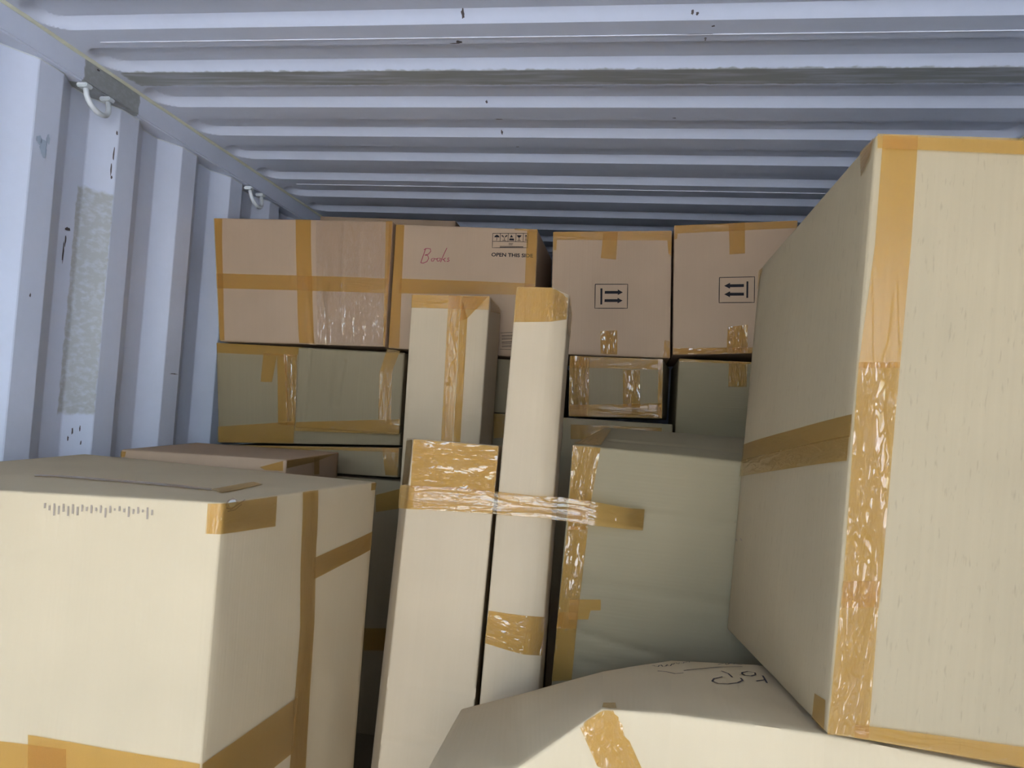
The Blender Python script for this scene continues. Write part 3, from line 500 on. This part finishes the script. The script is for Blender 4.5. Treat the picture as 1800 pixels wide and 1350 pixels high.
# top side rails with sealant beads
def rail(name, x0, x1, xi):
    bm = bmesh.new(); add_box(bm, (x0, DOOR_Y, HEIGHT - 0.061), (x1, BACK_Y, HEIGHT + 0.02))
    bmesh.ops.bevel(bm, geom=bm.edges[:], offset=0.004, segments=2, affect='EDGES')
    o = structure(from_bm(name, bm, 'rail'))
    s = 1 if xi == x1 else -1
    bm = bmesh.new(); add_tube(bm, [(xi + s * 0.001, DOOR_Y + 0.01 + k * 0.1 , HEIGHT - 0.001 + 0.0008 * math.sin(k * 2.3)) for k in range(119)], 0.0055, 8)
    from_bm("sealant_bead", bm, 'caulk', o, True)
    bm = bmesh.new()
    xs = xi - s * 0.015
    add_tube(bm, [(xs + s * (dx - 0.0005), y, HEIGHT - 0.0625) for dx, y in PROF], 0.0016, 6)
    from_bm("sealant_bead", bm, 'ring', o, True)
    return o
rail_l = rail("trim_1", -0.06, 0.0, 0.0)
rail_r = rail("trim_2", WIDTH, WIDTH + 0.06, WIDTH)

# die-stamped roof panels between weld seams
ceiling = structure(empty("ceiling"))
WELD0, PANEL = 1.548, 1.045
G_W, G_S, G_H, G_PITCH, G_OFF = 0.127, 0.027, 0.018, 0.209, 0.027
xs_end = [i * 0.006 for i in range(0, 18)]
XS = xs_end + [0.11, 0.3, 0.8, 1.3, 1.8] + [WIDTH - 0.11] + [WIDTH - x for x in reversed(xs_end)]
def groove_z(x, y, yc):
    hw = G_W / 2
    xe = 0.004
    dx = max(0.0, (xe + hw) - x, x - (WIDTH - xe - hw))
    ins = hw - math.hypot(dx, y - yc)
    t = max(0.0, min(1.0, ins / G_S))
    t = t * t * (3 - 2 * t) * 0.15 + t * 0.85
    return G_H * t
k = -3
while WELD0 + k * PANEL < BACK_Y:
    y0 = max(DOOR_Y, WELD0 + k * PANEL); y1 = min(BACK_Y, WELD0 + (k + 1) * PANEL)
    if y1 <= DOOR_Y:
        k += 1; continue
    base = WELD0 + k * PANEL
    ys = {round(y0, 5), round(y1, 5)}
    cs = []
    for j in range(5):
        s = base + G_OFF + j * G_PITCH; cs.append(s + G_W / 2)
        for q in range(23):
            yy = s + G_W * q / 22
            if y0 < yy < y1: ys.add(round(yy, 5))
        for yy in (s + G_S, s + G_W - G_S):
            if y0 < yy < y1: ys.add(round(yy, 5))
    ys = sorted(ys)
    bm = bmesh.new()
    grid = []
    for y in ys:
        c = min(cs, key=lambda c: abs(c - y))
        grid.append([bm.verts.new((x, y, HEIGHT + (groove_z(x, y, c) if abs(c - y) <= G_W / 2 else 0.0))) for x in XS])
    for r0, r1 in zip(grid, grid[1:]):
        for i in range(len(XS) - 1):
            bm.faces.new((r0[i], r1[i], r1[i + 1], r0[i + 1]))
    panel = from_bm("roof_panel", bm, 'roof', ceiling, True)
    panel.data.set_sharp_from_angle(angle=math.radians(14))
    if y1 < BACK_Y:
        bm = bmesh.new(); add_box(bm, (0.09, y1 - 0.0012, HEIGHT - 0.0016), (WIDTH - 0.05, y1 + 0.0012, HEIGHT + 0.002))
        from_bm("weld_seam", bm, 'weld', ceiling)
    k += 1

# small scuffs and smudges, thin ragged flakes lying on the paint
def scuff(parent, centre, a_dir, b_dir, ra, rb, mat, seed, name="paint_scuff"):
    rnd = random.Random(seed)
    bm = bmesh.new()
    c, A, B = Vector(centre), Vector(a_dir).normalized(), Vector(b_dir).normalized()
    n = 14
    vs = []
    for k in range(n):
        t = 2 * math.pi * k / n
        r = rnd.uniform(0.55, 1.15)
        vs.append(bm.verts.new(c + A * (ra * r * math.cos(t)) + B * (rb * r * math.sin(t))))
    bm.faces.new(vs)
    bmesh.ops.triangulate(bm, faces=bm.faces[:])
    return from_bm(name, bm, mat, parent)

ZR = HEIGHT - 0.0006
for i, (x, y, rx, ry) in enumerate([(0.925, 1.566, 0.007, 0.007), (0.915, 1.572, 0.012, 0.002), (0.895, 1.549, 0.03, 0.0018),
                                    (1.42, 1.5465, 0.045, 0.0015), (1.44, 1.563, 0.003, 0.004), (0.94, 1.985, 0.012, 0.002), (1.40, 1.975, 0.005, 0.003),
                                    (0.96, 2.192, 0.006, 0.003), (1.08, 2.595, 0.02, 0.003), (1.44, 1.57, 0.002, 0.004), (1.45, 1.515, 0.004, 0.003)]):
    scuff(ceiling, (x, y, ZR), (1, 0, 0), (0, 1, 0), rx, ry, 'scuff', i)
# on the slopes that face the doors: slope runs from HEIGHT+G_H down to HEIGHT over G_S
for i, (x, y0, rx, rs) in enumerate([(0.953, 1.4745, 0.004, 0.012), (1.407, 1.479, 0.003, 0.006), (1.416, 1.481, 0.003, 0.004), (0.923, 1.896, 0.003, 0.005), (0.928, 2.105, 0.003, 0.008)]):
    yy = y0; ye = WELD0 + G_OFF + G_W + G_PITCH * round((y0 - WELD0 - G_OFF - G_W) / G_PITCH) - 0.0
    if ye < y0: ye += 0.0
    zz = HEIGHT + G_H * max(0.0, min(1.0, (ye - yy) / G_S))
    scuff(ceiling, (x, yy - 0.0006, zz - 0.0012), (1, 0, 0), (0, G_S, -G_H), rx, rs, 'scuff', 50 + i)
SLOPE = (0.036, 0.068, 0.0)      # bright slope of the wall profile: from recess to proud
def on_slope(y, z):              # 1.706..1.774 (+0.278 k)
    t = (y - 1.706) / 0.068
    t -= math.floor((y - 1.706) / 0.278) * 0.278 / 0.068
    return (-0.051 + 0.036 * t + 0.0010, y - 0.0006, z)
for i, (y, z, ry, rz) in enumerate([(1.766, 2.205, 0.0022, 0.022), (1.769, 2.262, 0.0025, 0.006), (1.763, 2.165, 0.002, 0.016), (1.765, 2.145, 0.003, 0.006),
                                    (1.73, 1.492, 0.002, 0.011), (1.745, 1.497, 0.002, 0.009), (1.722, 1.472, 0.002, 0.008), (1.75, 1.462, 0.0018, 0.006)]):
    scuff(wall_l, on_slope(y, z), SLOPE, (0, 0, 1), ry, rz, 'scuff', 90 + i)
for i, (y, z, ry, rz, mt) in enumerate([(1.528, 2.135, 0.012, 0.022, 'smudge'), (1.515, 2.15, 0.009, 0.010, 'smudge'), (1.54, 2.16, 0.006, 0.012, 'smudge'),
                                        (1.53, 1.80, 0.003, 0.006, 'scuff'), (2.10, 1.66, 0.022, 0.0016, 'scuff')]):
    scuff(wall_l, (-0.0142, y, z), (0, 1, 0), (0, 0, 1), ry, rz, mt, 120 + i)
for i, (y, z, ry, rz) in enumerate([(1.660, 1.93, 0.003, 0.03), (1.668, 1.985, 0.010, 0.005), (1.664, 1.955, 0.003, 0.016)]):
    scuff(wall_l, (-0.0502, y, z), (0, 1, 0), (0, 0, 1), ry, rz, 'scuff', 140 + i)
scuff(rail_l, (0.0006, 1.66, 2.378), (0, 1, 0), (0, 0, 1), 0.006, 0.003, 'scuff', 150)

# lashing rings welded under the rail
def lashing_ring(y, label):
    t = empty("lashing_ring", (-0.006, y, HEIGHT - 0.072))
    bm = bmesh.new()
    pts = []
    for q in range(15):
        a = math.pi * q / 14
        pts.append((0.010 + 0.013 * math.sin(a), -0.040 * math.cos(a), -0.004 - 0.046 * math.sin(a) ** 0.75))
    add_tube(bm, pts, 0.0065, 12)
    from_bm("ring_rod", bm, 'ring', t, True)
    for s in (-1, 1):
        bm = bmesh.new()
        add_box(bm, (-0.008, s * 0.040 - 0.012, -0.003), (0.020, s * 0.040 + 0.012, 0.0075))
        bmesh.ops.bevel(bm, geom=bm.edges[:], offset=0.0025, segments=2, affect='EDGES')
        from_bm("weld_lug", bm, 'ring', t)
    tag(t, label, "ring", "lashing rings under the roof rail")
    return t
lashing_ring(1.660, "white steel lashing ring nearest the camera, beside the grey-patched rail")
lashing_ring(2.465, "small white lashing ring far back, just above the top left taped carton")

# ------------------------------------------------------------------ cartons
def bil(q, u, v):
    return q[0] * ((1 - u) * (1 - v)) + q[1] * (u * (1 - v)) + q[2] * (u * v) + q[3] * ((1 - u) * v)

class Carton:
    def __init__(self, key, bulge=0.004, crumple=0.0012, creases=None):
        ft, fb, bt, bb = [[Vector(p) for p in l] for l in CORNERS[key]]
        self.key, self.bulge, self.crumple, self.creases = key, bulge, crumple, creases or {}
        self.n = len(ft) - 1
        self.soft = 'FLRT' if key in ('K1', 'R1', 'G1', 'T1') else 'F'
        self.q = {}
        for i in range(self.n):
            self.q['F%d' % i] = (fb[i], fb[i + 1], ft[i + 1], ft[i])
            self.q['T%d' % i] = (ft[i], ft[i + 1], bt[i + 1], bt[i])
            self.q['B%d' % i] = (bb[i + 1], bb[i], bt[i], bt[i + 1])
            self.q['U%d' % i] = (bb[i], bb[i + 1], fb[i + 1], fb[i])
        self.q['R'] = (fb[-1], bb[-1], bt[-1], ft[-1])
        self.q['L'] = (bb[0], fb[0], ft[0], bt[0])
        self.seed = sum(ord(c) for c in key) * 1.37

    def frame(self, f):
        q = self.q[f]
        return (q[1] - q[0] + q[2] - q[3]) / 2, (q[3] - q[0] + q[2] - q[1]) / 2

    def surf(self, f, u, v, off=0.0):
        q = self.q[f]
        p = bil(q, u, v)
        U, V = self.frame(f)
        n = U.cross(V).normalized()
        uu, vv = min(1, max(0, u)), min(1, max(0, v))
        m = (16 * vv * (1 - vv) * uu * (1 - uu)) ** 0.7
        d = self.bulge * m if f[0] in self.soft else 0.0
        d += self.crumple * (1.0 if f[0] in self.soft else 0.0) * min(1, 3 * m) * noise.noise(p * 7.0 + Vector((self.seed, 0, 0)))
        for (u0, v0, u1, v1, depth, wid) in self.creases.get(f, ()):
            W, H = U.length, V.length
            ax, ay, bx, by, px, py = u0 * W, v0 * H, u1 * W, v1 * H, u * W, v * H
            L2 = (bx - ax) ** 2 + (by - ay) ** 2
            t = max(0, min(1, ((px - ax) * (bx - ax) + (py - ay) * (by - ay)) / L2))
            dd = math.hypot(px - ax - t * (bx - ax), py - ay - t * (by - ay))
            d += depth * math.exp(-(dd / wid) ** 2)
        return p + n * (d + off)

    def mesh(self, step=0.02):
        bm = bmesh.new(); uvl = bm.loops.layers.uv.new("UVMap")
        def cnt(a, b): return max(2, min(220, int(round((a - b).length / step))))
        q = self.q
        nz = cnt(q['F0'][0], q['F0'][3]); ny = cnt(q['T0'][0], q['T0'][3])
        nxs = [cnt(q['F%d' % i][3], q['F%d' % i][2]) for i in range(self.n)]
        for f in q:
            i = int(f[1:] or 0)
            nu, nv = {'F': (nxs[i], nz), 'B': (nxs[i], nz), 'T': (nxs[i], ny), 'U': (nxs[i], ny), 'R': (ny, nz), 'L': (ny, nz)}[f[0]]
            W, H = self.frame(f); W, H = W.length, H.length
            g = [[bm.verts.new(self.surf(f, a / nu, b / nv)) for a in range(nu + 1)] for b in range(nv + 1)]
            for b in range(nv):
                for a in range(nu):
                    fc = bm.faces.new((g[b][a], g[b][a + 1], g[b + 1][a + 1], g[b + 1][a]))
                    for lp, (x, y) in zip(fc.loops, ((a, b), (a + 1, b), (a + 1, b + 1), (a, b + 1))):
                        lp[uvl].uv = (x / nu * W + 0.31 * i, y / nv * H)
        bmesh.ops.remove_doubles(bm, verts=bm.verts[:], dist=2e-4)
        bm.normal_update()
        sharp = [e for e in bm.edges if len(e.link_faces) == 2 and e.calc_face_angle(0) > 0.75]
        try:
            bmesh.ops.bevel(bm, geom=sharp, offset=0.0035, segments=2, affect='EDGES', profile=0.5)
        except Exception:
            pass
        for fc in bm.faces: fc.smooth = True
        return bm

    def build(self, name, mat, label, step=0.02):
        base = CORNERS[self.key][1]
        self.root = empty(name, tuple(sum(c) / len(base) for c in zip(*base)))
        tag(self.root, label, "box")
        self.part("carton_body", self.mesh(step), mat, True)
        return self.root

    def part(self, name, bm, mat, smooth=False):
        bm.verts.ensure_lookup_table()
        loc = self.root.location
        for v in bm.verts: v.co -= loc
        return from_bm(name, bm, mat, self.root, smooth)

    def tape(self, layer, wr, patches):
        bm = bmesh.new(); uvl = bm.loops.layers.uv.new("UVMap")
        off0 = 0.0012 + 0.0007 * layer
        amp = (0.0001, 0.0003, 0.0006, 0.0002)[wr]
        first = True
        vofs = 0.0
        for f, uvq in patches:
            c = [Vector((a, b, 0)) for a, b in uvq]
            P = [self.surf(f, a, b) for a, b in uvq]
            W = max((P[1] - P[0]).length, (P[2] - P[3]).length); H = max((P[3] - P[0]).length, (P[2] - P[1]).length)
            st = (0.012, 0.006, 0.004, 0.006)[wr]
            nu, nv = max(2, min(60, int(W / st))), max(2, min(90, int(H / st)))
            rows = []
            for b in range(nv + 1):
                r = []
                for a in range(nu + 1):
                    w = bil(c, a / nu, b / nv)
                    p0 = self.surf(f, w.x, w.y)
                    sx, sy = (a / nu * W, b / nv * H) if W < H else (b / nv * H, a / nu * W)
                    k = amp * (1 + noise.noise(Vector((sx * 110, sy * 18, self.seed + layer))))
                    r.append(bm.verts.new(self.surf(f, w.x, w.y, off0 + k)))
                rows.append(r)
            rot = W > H
            for b in range(nv):
                for a in range(nu):
                    fc = bm.faces.new((rows[b][a], rows[b][a + 1], rows[b + 1][a + 1], rows[b + 1][a]))
                    for lp, (x, y) in zip(fc.loops, ((a, b), (a + 1, b), (a + 1, b + 1), (a, b + 1))):
                        xx, yy = x / nu * W, y / nv * H + vofs
                        lp[uvl].uv = (yy, xx) if rot else (xx, yy)
            vofs += H
        if len(patches) > 1:
            bmesh.ops.remove_doubles(bm, verts=bm.verts[:], dist=0.0032)
        return self.part("clear_film" if wr == 3 else "packing_tape", bm, 'tape%d' % wr, True)

    def print_strokes(self, f, name, mat, w, lines):
        bm = bmesh.new()
        U, V = self.frame(f); W, H = U.length, V.length
        for l in lines:
            pts = [Vector((a * W, b * H)) for a, b in l]
            fine = [pts[0]]
            for a, b in zip(pts, pts[1:]):
                n = max(1, int((b - a).length / 0.012))
                fine += [a.lerp(b, i / n) for i in range(1, n + 1)]
            prev = None
            for i, p in enumerate(fine):
                t = fine[min(i + 1, len(fine) - 1)] - fine[max(i - 1, 0)]
                if t.length < 1e-9: continue
                t.normalize(); s = Vector((-t.y, t.x)) * (w / 2)
                pr = [bm.verts.new(self.surf(f, (p + d).x / W, (p + d).y / H, 0.0010)) for d in (s, -s)]
                if prev: bm.faces.new((prev[0], prev[1], pr[1], pr[0]))
                prev = pr
        return self.part(name, bm, mat)

    def print_polys(self, f, name, mat, polys):
        bm = bmesh.new()
        for l in polys:
            fc = bm.faces.new([bm.verts.new(self.surf(f, a, b, 0.0010)) for a, b in l])
            fc.normal_update()
        bmesh.ops.triangulate(bm, faces=bm.faces[:])
        return self.part(name, bm, mat)

    def print_text(self, f, name, mat, s, q):
        cu = bpy.data.curves.new("lettering", 'FONT'); cu.body = s; cu.resolution_u = 3; cu.offset = 0.03
        to = bpy.data.objects.new("lettering", cu); COL.objects.link(to)
        me = bpy.data.meshes.new_from_object(to.evaluated_get(bpy.context.evaluated_depsgraph_get()))
        bpy.data.objects.remove(to)
        bm = bmesh.new(); bm.from_mesh(me); bpy.data.meshes.remove(me)
        xs = [v.co.x for v in bm.verts]; ys = [v.co.y for v in bm.verts]
        x0, x1, y0, y1 = min(xs), max(xs), min(ys), max(ys)
        c = [Vector((a, b, 0)) for a, b in q]
        for v in bm.verts:
            w = bil(c, (v.co.x - x0) / (x1 - x0), (v.co.y - y0) / (y1 - y0))
            v.co = self.surf(f, w.x, w.y, 0.0010)
        return self.part(name, bm, mat)

SPEC = [
    # key, name, material, label, bulge, crumple, step, creases
    ('B1', "carton", 'pink', "wide creased pinkish carton crossed by tape, top left against the wall", 0.006, 0.004, 0.006,
     {'F0': [(0.57, 0.0, 0.53, 0.62, -0.004, 0.006), (0.66, 0.0, 0.62, 0.5, -0.004, 0.006), (0.74, 0.1, 0.74, 0.98, 0.003, 0.005), (0.45, 0.5, 0.45, 0.8, 0.003, 0.006), (0.83, 0.55, 0.83, 0.9, 0.002, 0.005), (0.1, 0.5, 0.12, 0.9, 0.002, 0.006)]}),
    ('B2', "carton", 'pink', "pinkish carton with Books written in red pen and OPEN THIS SIDE print", 0.004, 0.002, 0.015, {'F0': [(0.53, 0.55, 0.53, 0.9, -0.002, 0.006)]}),
    ('B3', "carton", 'pink', "pinkish carton printed with two arrows pointing right", 0.003, 0.0015, 0.02, {}),
    ('B4', "carton", 'pink', "pinkish carton printed with two arrows pointing left", 0.003, 0.0015, 0.02, {}),
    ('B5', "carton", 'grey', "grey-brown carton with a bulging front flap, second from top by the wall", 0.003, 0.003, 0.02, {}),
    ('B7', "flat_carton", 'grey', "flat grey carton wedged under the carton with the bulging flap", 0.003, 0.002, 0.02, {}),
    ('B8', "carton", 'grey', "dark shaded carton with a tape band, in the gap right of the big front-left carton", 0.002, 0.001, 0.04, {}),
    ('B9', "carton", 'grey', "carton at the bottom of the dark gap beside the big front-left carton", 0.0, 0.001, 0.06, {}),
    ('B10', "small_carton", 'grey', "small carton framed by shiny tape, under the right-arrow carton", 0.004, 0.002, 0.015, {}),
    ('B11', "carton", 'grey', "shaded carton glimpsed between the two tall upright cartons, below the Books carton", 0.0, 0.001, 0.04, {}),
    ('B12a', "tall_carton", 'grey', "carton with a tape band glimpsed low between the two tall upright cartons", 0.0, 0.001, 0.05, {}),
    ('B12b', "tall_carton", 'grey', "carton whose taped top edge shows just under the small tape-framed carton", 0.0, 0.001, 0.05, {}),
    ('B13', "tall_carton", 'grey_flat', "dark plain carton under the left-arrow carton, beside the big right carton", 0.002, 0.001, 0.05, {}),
    ('BB1', "tall_carton", 'pink', "carton in the row behind, its top edge showing above the Books carton", 0.0, 0.001, 0.06, {}),
    ('K1', "large_carton", 'pale', "big pale carton in the front left foreground with a dented taped corner", 0.004, 0.003, 0.02, {}),
    ('K2', "carton", 'pink', "low pinkish carton top peeking out behind the big front-left carton", 0.002, 0.002, 0.03, {}),
    ('S1', "upright_carton", 'tan', "shorter upright carton with a tape-wrapped head, standing in front of the others", 0.003, 0.002, 0.008,
     {'F0': [(0.0, 0.632, 1.0, 0.635, -0.003, 0.006), (0.0, 0.70, 1.0, 0.70, -0.0015, 0.006), (0.0, 0.60, 1.0, 0.59, -0.002, 0.006)]}),
    ('L1', "upright_carton", 'tan', "tall upright carton with a taped seam down the middle of its front", 0.003, 0.002, 0.02, {}),
    ('L2', "upright_carton", 'tan', "narrow tall carton with a tape-wrapped top and a chamfered edge", 0.003, 0.0015, 0.015, {}),
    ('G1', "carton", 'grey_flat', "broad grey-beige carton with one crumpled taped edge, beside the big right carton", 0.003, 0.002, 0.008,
     {'F0': [(0.07, 0.922, 0.9, 0.922, -0.004, 0.006), (0.07, 0.83, 0.9, 0.815, -0.003, 0.007), (0.07, 0.765, 0.55, 0.735, -0.005, 0.007), (0.07, 0.73, 0.55, 0.70, -0.004, 0.007)],
      'T0': [(0.1, 0.35, 1.0, 0.3, -0.003, 0.008)]}),
    ('R1', "large_carton", 'tan_dashed', "huge carton at right with shiny taped edge, highest of the front boxes", 0.005, 0.002, 0.025,
     {'F0': [(0.37, 0.0, 0.40, 1.0, -0.0018, 0.007)]}),
    ('T1', "large_carton", 'pale', "crushed carton at bottom centre marked TOP, carrying the huge right carton", 0.004, 0.003, 0.016,
     {'F3': [(0.65, 0.6, 0.65, 1.0, -0.003, 0.007)], 'F4': [(0.10, 0.6, 0.11, 1.0, -0.003, 0.006)]}),
]
CART = {}
for key, name, mat, label, bulge, crumple, step, creases in SPEC:
    c = Carton(key, bulge, crumple, creases)
    c.build(name, mat, label, step)
    CART[key] = c
for key, layer, wr, patches in TAPES:
    CART[key].tape(layer, wr, patches)
for kind, key, f, name, mat, w, data in PRINTS:
    c = CART[key]
    if kind == 'stroke': c.print_strokes(f, name, mat, w, data)
    elif kind == 'poly': c.print_polys(f, name, mat, data)
    else: c.print_text(f, name, mat, w, data[0])

# bulging flap on the second-row carton
root = CART['B5'].root
CORNERS['flap'] = ([FLAP[3], FLAP[2]], [FLAP[0], FLAP[1]], [(p[0], p[1] + 0.03, p[2]) for p in (FLAP[3], FLAP[2])], [(p[0], p[1] + 0.03, p[2]) for p in (FLAP[0], FLAP[1])])
fl = Carton('flap', 0.008, 0.003, {'F0': [(0.09, 0.1, 0.12, 0.98, -0.004, 0.006), (0.40, 0.3, 0.45, 0.85, -0.003, 0.006), (0.33, 0.35, 0.33, 0.85, -0.002, 0.006)]})
fl.root = root
flap_part = fl.part("bulging_flap", fl.mesh(0.005), 'grey', True)
for layer, wr, q in FLAP_TAPES:
    fl.tape(layer, wr, [('F0', q)]).parent = flap_part

# tape strap pulled across three cartons
bm = bmesh.new(); uvl = bm.loops.layers.uv.new("UVMap")
rows = []
NV = 10
fine = []
for i in range(len(STRAP) - 1):
    n = 8
    for k in range(n):
        fine.append((Vector(STRAP[i][0]).lerp(Vector(STRAP[i + 1][0]), k / n), Vector(STRAP[i][1]).lerp(Vector(STRAP[i + 1][1]), k / n)))
fine.append((Vector(STRAP[-1][0]), Vector(STRAP[-1][1])))
s_len = 0.0; prev = None; S = []
for a, b in fine:
    if prev is not None: s_len += (a - prev).length
    S.append(s_len); prev = a
for (a, b), s in zip(fine, S):
    r = []
    for k in range(NV + 1):
        p = a.lerp(b, k / NV)
        w = 0.0007 * math.sin(k * 1.9 + 3.0 * noise.noise(Vector((s * 7, 3.1, 0)))) + 0.0012 * noise.noise(Vector((s * 12, k * 0.5, 1.0)))
        r.append(bm.verts.new(p + Vector((0, -0.002 - w, 0))))
    rows.append(r)
for i in range(len(rows) - 1):
    for k in range(NV):
        fc = bm.faces.new((rows[i][k], rows[i][k + 1], rows[i + 1][k + 1], rows[i + 1][k]))
        for lp, (x, y) in zip(fc.loops, ((i, k), (i, k + 1), (i + 1, k + 1), (i + 1, k))):
            lp[uvl].uv = (y / NV * 0.048, S[x])
strap = from_bm("tape_strap", bm, 'strap', None, True)
tag(strap, "shiny brown tape strap pulled across the upright cartons", "tape")
